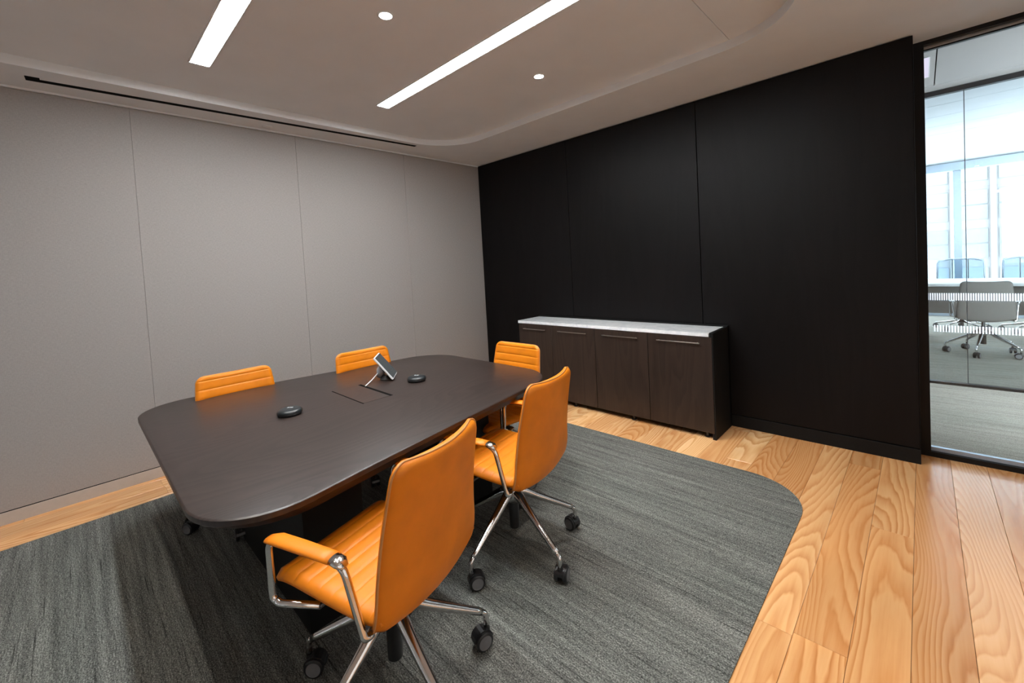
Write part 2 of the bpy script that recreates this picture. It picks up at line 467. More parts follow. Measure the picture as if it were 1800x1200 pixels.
# right and rear walls (outside the picture, they close the room)
wr = box('wall_right', (RX, RX + 0.15, RY - 0.15, -5.2, 0, H + 0.1), M['white'], kind='structure')
for nm, d in (('pier', (RX, RX + 0.15, -0.6, 0.2, 0, H + 0.1)), ('upstand', (RX, RX + 0.15, -5.2, -0.6, 0, 0.2)), ('lintel', (RX, RX + 0.15, -5.2, -0.6, 2.7, H + 0.1))):
    o = box(nm, d, M['white'], wr); o.location = o.location - wr.location
w4 = box('window_4_added', (RX + 0.04, RX + 0.10, -5.2, -0.6, 2.64, 2.7), M['black'], kind='structure')  # window added out of view to let fill light into the room
for nm, d, mt in [('frame_sill', (RX + 0.04, RX + 0.10, -5.2, -0.6, 0.2, 0.26), 'black')] + [('mullion', (RX + 0.04, RX + 0.10, yy - 0.03, yy + 0.03, 0.26, 2.64), 'black') for yy in (-5.17, -3.66, -2.13, -0.63)] + \
    [('pane', (RX + 0.065, RX + 0.075, yy + 0.03, yy + 1.49, 0.26, 2.64), 'sideglass') for yy in (-5.17, -3.66, -2.13)]:
    o = box(nm, d, M[mt], w4); o.location = o.location - w4.location
wf = box('wall_front', (-0.2, RX + 0.15, RY - 0.15, RY, 0, H + 0.1), M['white'], kind='structure')

# ceiling: soffit ring with a raised tray
TX0, TX1, TY0, TY1 = 0.405, 3.86, -5.7, -0.765
ceil = None
bm = bmesh.new()
R_T = 0.52
hole = rrect(TX0, TX1, TY0, TY1, R_T, 24)
outer = [(RX, GY + 0.06), (-0.02, GY + 0.06), (-0.02, RY), (RX, RY)]
def ring_faces(bm, z):
    ov = [bm.verts.new((x, y, z)) for x, y in outer]; hv = [bm.verts.new((x, y, z)) for x, y in hole]
    n = 25
    for k in range(4):
        seg = hv[k * n:(k + 1) * n]
        for i in range(n - 1): bm.faces.new((ov[k], seg[i], seg[i + 1]))
        nxt = hv[((k + 1) * n) % len(hv)]
        bm.faces.new((ov[k], seg[-1], nxt, ov[(k + 1) % 4]))
    return ov, hv
o1, h1 = ring_faces(bm, H); 
# the tray's side flares outwards a little and is rounded at the lip
prev = h1; n = len(hole)
cxm, cym = (TX0 + TX1) / 2, (TY0 + TY1) / 2
for dz, off in ((0.003, 0.003), (0.0605, 0.003)):
    ringp = rrect(TX0 - off, TX1 + off, TY0 - off, TY1 + off, R_T + off, 24)
    cur = [bm.verts.new((x, y, H + dz)) for x, y in ringp]
    for i in range(n): bm.faces.new((prev[i], prev[(i + 1) % n], cur[(i + 1) % n], cur[i]))
    prev = cur
# outside back so that no light comes through
o2 = [bm.verts.new((x, y, H + 0.2)) for x, y in outer]; bm.faces.new(o2)
for i in range(4): bm.faces.new((o1[i], o1[(i + 1) % 4], o2[(i + 1) % 4], o2[i]))
ceil = obj('ceiling', bm, M['ceil'], kind='structure', autosmooth=12)
# flat tray boards, joint at x = 3.39
for a, b in ((TX0 - 0.02, 3.392), (3.396, TX1 + 0.02)):
    bm = bmesh.new(); bx(bm, a, b, TY0 - 0.02, TY1 + 0.02, HT, HT + 0.02)
    obj('ceiling_panel', bm, M['ceil'], ceil)

# ------------------------------------------------------------------ glazed partition beside the dark wall
w1 = box('window_1', (XE - 0.002, XE + 0.052, GY - 0.03, GY + 0.03, 0, H), M['black'], kind='structure')
def child_at(o, p): o.parent = p; o.location = o.location - p.location; return o
child_at(box('frame_head', (XE + 0.052, RX, GY - 0.03, GY + 0.03, H - 0.028, H + 0.002), M['black']), w1)
child_at(box('frame_sill', (XE + 0.052, RX, GY - 0.03, GY + 0.03, 0, 0.034), M['black']), w1)
child_at(box('glazing_bead', (XE + 0.052, RX, GY + 0.002, GY + 0.028, 0.034, 0.062), M['alu']), w1)
child_at(box('head_bead', (XE + 0.052, RX, GY + 0.002, GY + 0.028, H - 0.052, H - 0.028), M['steel']), w1)
child_at(box('head_gasket', (XE + 0.052, RX, GY - 0.004, GY + 0.030, H - 0.060, H - 0.052), M['black']), w1)
child_at(box('pane', (XE + 0.052, RX, GY - 0.004, GY + 0.002, 0.062, H - 0.060), M['glass']), w1)

# ------------------------------------------------------------------ corridor and far meeting room
FX0, FX1, FY1 = 4.10, 11.0, 8.5
fc = box('floor', (2.0, FX1, 0.26, FY1, -0.12, 0.004), M['farcarpet'], kind='structure')
CZ = 3.05
cc = box('ceiling', (2.0, FX1, 0.26, 2.36, CZ + 0.02, CZ + 0.2), M['gap'], kind='structure')
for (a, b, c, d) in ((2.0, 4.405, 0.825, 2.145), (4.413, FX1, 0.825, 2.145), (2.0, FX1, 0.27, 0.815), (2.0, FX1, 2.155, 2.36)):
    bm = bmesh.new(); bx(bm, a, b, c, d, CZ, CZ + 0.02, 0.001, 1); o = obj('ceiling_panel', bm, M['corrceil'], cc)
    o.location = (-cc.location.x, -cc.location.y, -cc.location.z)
box('bulkhead', (XE, RX, 0.255, 0.275, H - 0.03, CZ), M['white']).name = 'trim_3'
bpy.data.objects['trim_3']['kind'] = 'structure'
lf = empty('corridor_light', (4.33, 1.48, CZ), label='small bright ceiling light of the corridor beside the black window frame', cat='ceiling light')
bm = bmesh.new(); bx(bm, -0.035, 0.035, -0.30, 0.30, -0.004, 0.0); obj('diffuser', bm, M['strip2'], lf)
bm = bmesh.new()
for s_ in (-1, 1): bx(bm, s_ * 0.038 - 0.003, s_ * 0.038 + 0.003, -0.303, 0.303, -0.006, 0.0); bx(bm, -0.04, 0.04, s_ * 0.302 - 0.003, s_ * 0.302 + 0.003, -0.006, 0.0)
obj('frame', bm, M['white'], lf)
w2 = box('window_2', (2.0, FX1, 2.37, 2.43, CZ - 0.05, CZ), M['black'], kind='structure')
child_at(box('frame_sill', (2.0, FX1, 2.37, 2.43, 0.0, 0.03), M['black']), w2)
GJ = 4.622
for a, b in ((2.0, 3.55), (3.556, GJ - 0.003), (GJ + 0.003, GJ + 1.1), (GJ + 1.106, FX1)):
    child_at(box('pane', (a, b, 2.395, 2.405, 0.03, CZ - 0.05), M['glass']), w2)
for gx in (3.553, GJ, GJ + 1.103):
    child_at(box('joint', (gx - 0.003, gx + 0.003, 2.394, 2.406, 0.03, CZ - 0.05), M['chrome2']), w2)
# frit dashes on the glass: hundreds of tiny marks, joined
for z0, z1, pit, xs in ((0.888, 0.962, 0.0172, (2.1, 8.0)), (0.555, 0.625, 0.0215, (4.38, 5.0))):
    bm = bmesh.new(); x = xs[0]
    while x < xs[1]:
        bx(bm, x, x + pit * 0.55, 2.3925, 2.3945, z0, z1); x += pit
    o = obj('frit_dashes', bm, M['frit'], kind='stuff'); child_at(o, w2)
wfr = box('wall_far', (FX1, FX1 + 0.1, 0.26, FY1, 0, CZ + 0.2), M['white'], kind='structure')
wfl = box('wall_side', (1.9, 2.0, 0.26, FY1, 0, CZ + 0.2), M['white'], kind='structure')
# far ceiling: linear tiles
c3 = box('ceiling', (2.0, FX1, 2.43, FY1, CZ + 0.03, CZ + 0.2), M['white'], kind='structure')
y = 2.44
while y < FY1 - 0.05:
    y2 = min(y + 0.62, FY1)
    bm = bmesh.new(); bx(bm, 2.0, FX1, y, y2 - 0.008, CZ, CZ + 0.03, 0.002, 1); o = obj('ceiling_panel', bm, M['farceil'], c3)
    o.location = (-c3.location.x, -c3.location.y, -c3.location.z); y = y2
# outer window wall
w3 = box('window_3', (2.0, FX1, FY1 - 0.06, FY1 + 0.06, CZ - 0.10, CZ + 0.1), M['alu'], kind='structure')
child_at(box('blind_box', (2.0, FX1, FY1 - 0.20, FY1 - 0.065, CZ - 0.16, CZ - 0.005), M['alu']), w3)
child_at(box('sill', (2.0, FX1, FY1 - 0.25, FY1 + 0.06, 0.0, 0.10), M['alu']), w3)
mx = [2.0, 3.25, 4.82, 6.35, 7.9, 9.45, FX1]
for a, b in zip(mx[:-1], mx[1:]):
    child_at(box('pane', (a + 0.03, b - 0.03, FY1, FY1 + 0.012, 0.10, CZ - 0.10), M['winglass']), w3)
for a in mx[1:-1]:
    child_at(box('mullion', (a - 0.055, a + 0.055, FY1 - 0.10, FY1 + 0.06, 0.10, CZ - 0.16), M['alu'], bevel=0.004, seg=1), w3)

# building across the street
bd = box('office_building', (-3, 22, 26, 36, -7, 7.5), M['facade'],
         label='pale sunlit building with a grid of windows beyond the far windows', cat='building')
bays = []
wm = {}
def facade_piece(name, x0, x1, y0, y1, z0, z1, mat):
    key = (name, round(x1 - x0, 3), round(z1 - z0, 3))
    if key not in wm:
        bm = bmesh.new(); w, d, h = x1 - x0, y1 - y0, z1 - z0; bx(bm, -w / 2, w / 2, -d / 2, d / 2, -h / 2, h / 2)
        me = bpy.data.meshes.new(name); bm.to_mesh(me); bm.free(); me.materials.append(mat); wm[key] = me
    o = bpy.data.objects.new(name, wm[key]); COL.objects.link(o); o.parent = bd
    o.location = ((x0 + x1) / 2 - bd.location.x, (y0 + y1) / 2 - bd.location.y, (z0 + z1) / 2 - bd.location.z)
    return o
for ix in range(12):
    X0 = 1.55 + ix * 1.30
    facade_piece('pier', X0 - 0.14, X0 + 0.05, 25.75, 26, -4, 7, M['facade'])
    for iz in range(7):
        Z0 = -3.0 + iz * 1.82
        facade_piece('window', X0 + 0.14, X0 + 1.10, 25.97, 26.01, Z0, Z0 + 0.66, M['facadeglass'])
        facade_piece('window', X0 + 0.14, X0 + 1.10, 25.97, 26.01, Z0 + 0.72, Z0 + 1.38, M['facadeglass'])

# ================================================================== CEILING FITTINGS
def strip_light(y, x0, x1, label):
    e = empty('linear_light', ((x0 + x1) / 2, y, HT), label=label, cat='ceiling light', group='linear ceiling lights')
    L = (x1 - x0) / 2; w = 0.058
    bm = bmesh.new(); bx(bm, -L + 0.008, L - 0.008, -w + 0.010, w - 0.010, -0.003, 0.0)
    obj('diffuser', bm, M['strip'], e)
    bm = bmesh.new()
    for s in (-1, 1):
        bx(bm, -L, L, s * w - 0.004, s * w + 0.004, -0.006, 0.0)
        bx(bm, s * L - 0.004, s * L + 0.004, -w, w, -0.006, 0.0)
    obj('frame', bm, M['white'], e)
    return e
strip_light(-3.247, 0.93, 3.40, 'white linear ceiling light above the near half of the table')
strip_light(-1.965, 0.985, 3.40, 'white linear ceiling light nearer the dark wood wall')

def downlight(x, y, label):
    e = empty('downlight', (x, y, HT), label=label, cat='ceiling light', group='round downlights')
    bm = bmesh.new(); lathe(bm, [(0.034, 0.0), (0.034, -0.004), (0.044, -0.005), (0.046, -0.001), (0.046, 0.0)], seg=28)
    obj('trim_ring', bm, M['white'], e, smooth=True)
    bm = bmesh.new(); lathe(bm, [(0.0, -0.0035), (0.0335, -0.0035), (0.0335, 0.0), (0.0, 0.0)], seg=28)
    obj('lens', bm, M['down'], e)
    l = bpy.data.lights.new('downlight_lamp', 'SPOT'); l.energy = SPOT_W; l.spot_size = math.radians(95); l.spot_blend = 0.8
    l.shadow_soft_size = 0.035; l.color = (1.0, 0.93, 0.84)
    lo = bpy.data.objects.new('lamp', l); COL.objects.link(lo); lo.parent = e; lo.location = (0, 0, -0.012)
    return e
downlight(2.178, -2.614, 'small round downlight between the two linear ceiling lights')
downlight(2.225, -1.352, 'small round downlight between the linear light and the dark wood wall')

downlight(2.13, -3.88, 'added unseen downlight behind the nearer linear ceiling light, continuing the row')  # added out of view in line with the row, brightens the near carpet
def added_entrance_light(x, y, label):  # lamps added out of view to lift the floor on the right
    e = downlight(x, y, label); e.location.z = H
    for c in e.children:
        if c.type == 'LIGHT': c.data = c.data.copy(); c.data.energy = 42; c.data.spot_size = math.radians(130)
added_entrance_light(5.05, -1.15, 'added unseen downlight in the entrance soffit nearer the glazed partition')
added_entrance_light(5.05, -3.0, 'added unseen downlight in the entrance soffit farther from the glazed partition')
# slot diffuser in the soffit along the left wall
e = empty('slot_diffuser', (0.262, -2.6, H), label='long black slot air diffuser in the ceiling along the fabric wall', cat='air vent')
bm = bmesh.new(); bx(bm, -0.023, 0.023, -1.40, 1.40, -0.002, 0.0); obj('slot', bm, M['gap'], e)
bm = bmesh.new(); bx(bm, -0.023, 0.056, -1.44, -1.375, -0.0022, 0.0); obj('end_tab', bm, M['gap'], e)
e.rotation_euler = (0, 0, -0.046)

bm = bmesh.new(); lathe(bm, [(0.0, -0.006), (0.038, -0.006), (0.041, -0.004), (0.041, 0.0), (0.0, 0.0)], seg=28)
obj('sprinkler_cover', bm, M['ceil'], loc=(0.095, -2.61, H), autosmooth=40, label='small round sprinkler cover plate in the ceiling beside the black slot', cat='sprinkler')

# ================================================================== CREDENZA
CX0, CX1, CD, CH = 0.975, 3.085, 0.39, 0.868
cr = empty('credenza', ((CX0 + CX1) / 2, -CD / 2, 0), label='low dark wood credenza with a white marble top against the dark wall', cat='cabinet')
def cpart(name, d, mat, parent=None, **kw):
    o = box(name, d, mat, **kw); pr = parent or cr
    o.parent = pr
    base = cr.location if pr is cr else (cr.location + pr.location)
    o.location = o.location - base
    return o
cpart('carcass', (CX0 + 0.015, CX1 - 0.03, -CD + 0.02, 0, 0.075, CH - 0.032), M['blacklam'])
cpart('end_panel', (CX1 - 0.024, CX1 + 0.004, -CD + 0.001, 0, 0.0, CH + 0.003), M['blacklam'])
cpart('end_panel', (CX0 - 0.004, CX0 + 0.012, -CD + 0.001, 0, 0.0, CH - 0.032), M['blacklam'])
cpart('marble_top', (CX0 - 0.008, CX1 - 0.026, -CD - 0.004, -0.018, CH - 0.030, CH), M['marble'], bevel=0.002, seg=1)
cpart('backsplash', (CX0 - 0.004, CX1 + 0.004, -0.018, 0, 0.075, CH + 0.014), M['blacklam'])
dx = [CX0 + 0.004, 1.452, 1.985, 2.535, CX1 - 0.004]
for a, b in zip(dx[:-1], dx[1:]):
    d = cpart('door', (a + 0.0025, b - 0.0025, -CD - 0.004, -CD + 0.018, 0.052, CH - 0.034), M['cabinet'], bevel=0.001, seg=1)
    m_ = (a + b) / 2; hw = (b - a) * 0.335
    bm = bmesh.new(); bx(bm, -hw, hw, -0.022, -0.016, -0.004, 0.004, 0.0015, 1)
    for s in (-1, 1): bx(bm, s * hw * 0.9 - 0.004, s * hw * 0.9 + 0.004, -0.017, 0.0, -0.003, 0.003)
    h = obj('handle', bm, M['steel'], d); h.location = (0, -0.011, (CH - 0.085) - (0.052 + CH - 0.034) / 2)
for fx in (1.06, 1.69, 2.345, 3.005):
    bm = bmesh.new(); lathe(bm, [(0.022, 0.0), (0.022, 0.008), (0.013, 0.012), (0.013, 0.078), (0.0, 0.078)], seg=14)
    o = obj('foot', bm, M['plastic'], cr, autosmooth=35); o.location = Vector((fx, -CD + 0.05, 0)) - cr.location

cr.location.y -= 0.006
# ================================================================== TABLE
TZ = 0.74
tb = empty('meeting_table', (1.775, -2.7, 0), label='large dark walnut meeting table with rounded corners tapering to the far end', cat='table')
def table_outline(inset):
    yn, yf = -3.705 + inset, -1.632 - inset
    def hw(y):                       # half width
        t = (y + 3.7) / 2.07
        return 1.040 - 0.366 * t + 0.02 * t * t - inset
    def cx(y): return 1.775
    cn, cf = 0.32, 0.27
    pts = []
    def corner(px, py, dx1, dy1, dx2, dy2, r, n=12):
        a = Vector((px + dx1 * r, py + dy1 * r)); b = Vector((px, py)); c = Vector((px + dx2 * r, py + dy2 * r))
        k = 0.5523
        for i in range(n + 1):
            t = i / n
            p0, p1, p2, p3 = a, a + (b - a) * k, c + (b - c) * k, c
            q = p0 * (1 - t) ** 3 + p1 * 3 * t * (1 - t) ** 2 + p2 * 3 * t * t * (1 - t) + p3 * t ** 3
            pts.append((q.x, q.y))
    # near right, far right, far left, near left
    def side(s, y): return cx(y) + s * hw(y)
    sl = (hw(yf) - hw(yn)) / (yf - yn)
    d = Vector((sl, 1)).normalized()
    corner(side(1, yn), yn, -1, 0, d.x, d.y, cn)
    for i in range(1, 8):
        y = yn + cn + (yf - yn - cn - cf) * i / 8; pts.append((side(1, y), y))
    corner(side(1, yf), yf, -d.x, -d.y, -1, 0, cf)
    corner(side(-1, yf), yf, 1, 0, d.x, -d.y, cf)
    for i in range(1, 8):
        y = yf - cf - (yf - yn - cn - cf) * i / 8; pts.append((side(-1, y), y))
    corner(side(-1, yn), yn, -d.x, d.y, 1, 0, cn)
    return pts
bm = bmesh.new(); rings = []
for ins, z in ((0.012, TZ - 0.070), (0.006, TZ - 0.030), (0.0, TZ - 0.022), (0.0, TZ - 0.004), (0.003, TZ - 0.001), (0.006, TZ)):
    rings.append([bm.verts.new((x - 1.775, y + 2.7, z)) for x, y in table_outline(ins if ins != 0.012 else 0.045)])
for a, b in zip(rings[:-1], rings[1:]):
    n = len(a)
    for i in range(n): bm.faces.new((a[i], a[(i + 1) % n], b[(i + 1) % n], b[i]))
bm.faces.new(rings[0][::-1]); bm.faces.new(rings[-1])
obj('tabletop', bm, M['table'], tb, autosmooth=30)
def tpart(name, d, mat, parent=tb, **kw):
    o = box(name, d, mat, **kw); o.parent = parent
    o.location = o.location - (tb.location if parent is tb else tb.location + parent.location); return o
tpart('pedestal', (1.44, 2.44, -3.32, -3.06, 0.005, TZ - 0.069), M['blacklam'])
tpart('pedestal', (1.50, 2.22, -2.32, -2.06, 0.005, TZ - 0.069), M['blacklam'])
tpart('cable_spine', (1.70, 1.86, -3.06, -2.32, 0.45, TZ - 0.069), M['blacklam'])
hatch = tpart('cable_hatch', (1.512, 1.934, -2.775, -2.605, TZ - 0.001, TZ + 0.0012), M['table'])
tpart('hatch_slot', (1.506, 1.94, -2.783, -2.776, TZ - 0.001, TZ + 0.0008), M['gap'], hatch)
tpart('hatch_slot', (1.515, 1.935, -2.604, -2.583, TZ - 0.001, TZ + 0.0008), M['gap'], hatch)

# microphones
def mic(x, y, rz, label):
    e = empty('table_microphone', (x, y, TZ), rz, label=label, cat='microphone', group='table microphones')
    e.scale = (1, 1, 1)
    bm = bmesh.new()
    lathe(bm, [(0.0, 0.0), (0.050, 0.0), (0.060, 0.006), (0.0645, 0.014), (0.064, 0.022), (0.058, 0.030), (0.048, 0.0335), (0.03, 0.035), (0.0, 0.0355)], seg=36)
    obj('body', bm, M['mic'], e, smooth=True)
    bm = bmesh.new(); lathe(bm, [(0.056, 0.0), (0.0585, 0.0), (0.0640, 0.010), (0.0652, 0.0135), (0.0615, 0.0135)], seg=36)
    obj('base_ring', bm, M['plastic'], e, smooth=True)
    bm = bmesh.new()
    for k in (-1, 0, 1):
        c = k * 0.011
        bx(bm, c - 0.0042, c + 0.0042, 0.004, 0.0062, 0.0352, 0.0360)
        if k != 0: bx(bm, c - 0.0042, c - 0.002, 0.0062, 0.0125, 0.0352, 0.0360)
        if k != 1: bx(bm, c + 0.002, c + 0.0042, 0.0062, 0.0125, 0.0352, 0.0360)
        bx(bm, c - 0.0042, c + 0.0042, 0.0125, 0.0145, 0.0352, 0.0360)
    obj('logo_print', bm, M['print'], e)
    return e
mic(1.755, -3.122, 0.78, 'round black table microphone nearer the open end of the table')
mic(1.775, -2.305, 0.78, 'round black table microphone behind the tilted touch screen')

# tilted touch panel on a foot
tp = empty('touch_panel', (1.635, -2.40, TZ + 0.0006), math.radians(0), label='small white-edged touch screen tilted on a stand at the table centre', cat='touch screen')
# screen slab: three corners taken in the table's frame
lo_near = Vector((0.0, 0.0, 0.014)); up_near = Vector((-0.076, -0.095, 0.172))
wdir = Vector((-0.78, 0.62, 0.0)).normalized()
sdir = (up_near - lo_near).normalized(); sl = (up_near - lo_near).length; nrm = sdir.cross(wdir).normalized()
if nrm.y < 0: nrm = -nrm
def slab(bm, u0, u1, v0, v1, n0, n1, bev=0.0):
    vs = []
    for u in (u0, u1):
        for v in (v0, v1):
            for w in (n0, n1): vs.append(bm.verts.new(lo_near + sdir * u + wdir * v + nrm * w))
    idx = [(0, 1, 3, 2), (4, 6, 7, 5), (0, 4, 5, 1), (2, 3, 7, 6), (0, 2, 6, 4), (1, 5, 7, 3)]
    fs = [bm.faces.new([vs[i] for i in f]) for f in idx]
    if bev: bmesh.ops.bevel(bm, geom=list({e for f in fs for e in f.edges}), offset=bev, segments=2, affect='EDGES')
PWD = 0.195
bm = bmesh.new(); slab(bm, 0, sl, 0, PWD, -0.014, 0.0, 0.003); cs = obj('case', bm, M['devwhite'], tp, autosmooth=40)
bm = bmesh.new(); slab(bm, 0.006, sl - 0.006, 0.005, PWD - 0.005, -0.001, 0.0012); obj('screen', bm, M['screen'], tp)
bm = bmesh.new()
back = lo_near + sdir * sl * 0.52 + wdir * PWD * 0.42 - nrm * 0.014
tube(bm, [back, back - nrm * 0.028 + Vector((0, 0, -0.012)), back - nrm * 0.048 + Vector((0, 0, -0.045))], [0.036, 0.034, 0.016], 16)
obj('stand', bm, M['devgrey'], tp, smooth=True)
bm = bmesh.new(); lathe(bm, [(0.0, 0.0), (0.05, 0.0), (0.05, 0.006), (0.046, 0.010), (0.03, 0.03), (0.0, 0.034)], (-0.100, 0.005, 0), seg=24)
obj('foot', bm, M['plastic'], tp, autosmooth=40)
bm = bmesh.new()
tube(bm, smooth_path([(-0.13, -0.03, 0.060), (-0.12, -0.065, 0.040), (-0.095, -0.115, 0.018), (-0.055, -0.175, 0.004), (-0.045, -0.188, 0.0025)], 5), 0.0035, 8)
obj('cable', bm, M['devwhite'], tp, smooth=True)

# ================================================================== CHAIRS
def shell(profile, wfun, thick, grooves, side, nv=14, curve=0.0, groove_d=0.0028, crown=0.004):
    """upholstered slab swept along a side profile (x, z); grooves: arc positions; side +1 puts the quilted face on the left normal"""
    # resample the profile evenly
    P = smooth_path([(x, 0, z) for x, z in profile], 10)
    L = [0]
    for a, b in zip(P[:-1], P[1:]): L.append(L[-1] + (b - a).length)
    tot = L[-1]
    us = set([0, tot])
    n = 26
    for i in range(n + 1): us.add(tot * i / n)
    for g in grooves:
        for d in (-0.006, -0.0022, 0, 0.0022, 0.006): us.add(min(tot, max(0, g + d)))
    for e in (0.004, 0.012, 0.024, 0.04): us.add(e); us.add(tot - e)
    us = sorted(us); keep = [us[0]]
    for u in us[1:]:
        if u - keep[-1] > 0.0012: keep.append(u)
    us = keep
    def at(u):
        for i in range(len(L) - 1):
            if L[i + 1] >= u - 1e-9:
                t = (u - L[i]) / max(1e-9, L[i + 1] - L[i]); p = P[i].lerp(P[i + 1], t); d = (P[i + 1] - P[i]).normalized(); return p, d
        return P[-1], (P[-1] - P[-2]).normalized()
    bm = bmesh.new(); top = []; bot = []; edge = []
    for u in us:
        p, d = at(u); nn = Vector((-d.z, 0, d.x)) * side
        w = wfun(u, tot)
        e = min(1.0, min(u, tot - u) / 0.016); er = math.sqrt(max(0.0, 1 - (1 - e) ** 2))
        rt, rb = [], []
        for j in range(nv + 1):
            s = -1 + 2 * j / nv; s = math.copysign(abs(s) ** 0.75, s)
            a = abs(s); q = min(1.0, (1 - a) * w / 0.016); qr = math.sqrt(max(0.0, 1 - (1 - q) ** 2))
            th = thick / 2 * (0.25 + 0.75 * er * qr) if True else 0
            g = min([abs(u - x) for x in grooves] + [1])
            dip = groove_d * max(0, 1 - g / 0.0055) * (1 if a < 0.97 else 0)
            pos = p + Vector((0, s * w, 0)) + Vector((1, 0, 0)) * 0  
            cv = Vector((d.z, 0, -d.x)) * 0
            bend = nn * (curve * s * s)
            rt.append(bm.verts.new(pos + bend + nn * (th - dip + crown * (1 - s * s) * er)))
            rb.append(bm.verts.new(pos + bend - nn * th))
        top.append(rt); bot.append(rb)
    m = len(us)
    for i in range(m - 1):
        for j in range(nv):
            bm.faces.new((top[i][j], top[i + 1][j], top[i + 1][j + 1], top[i][j + 1]))
            bm.faces.new((bot[i][j], bot[i][j + 1], bot[i + 1][j + 1], bot[i + 1][j]))
        bm.faces.new((top[i][0], bot[i][0], bot[i + 1][0], top[i + 1][0]))
        bm.faces.new((top[i][nv], top[i + 1][nv], bot[i + 1][nv], bot[i][nv]))
    for j in range(nv):
        bm.faces.new((top[0][j], top[0][j + 1], bot[0][j + 1], bot[0][j]))
        bm.faces.new((top[-1][j], bot[-1][j], bot[-1][j + 1], top[-1][j + 1]))
    # rear outline for the piping
    pip = [b[0].co.copy() for b in bot] + [v.co.copy() for v in bot[-1][1:-1]] + [b[nv].co.copy() for b in reversed(bot)]
    return bm, pip

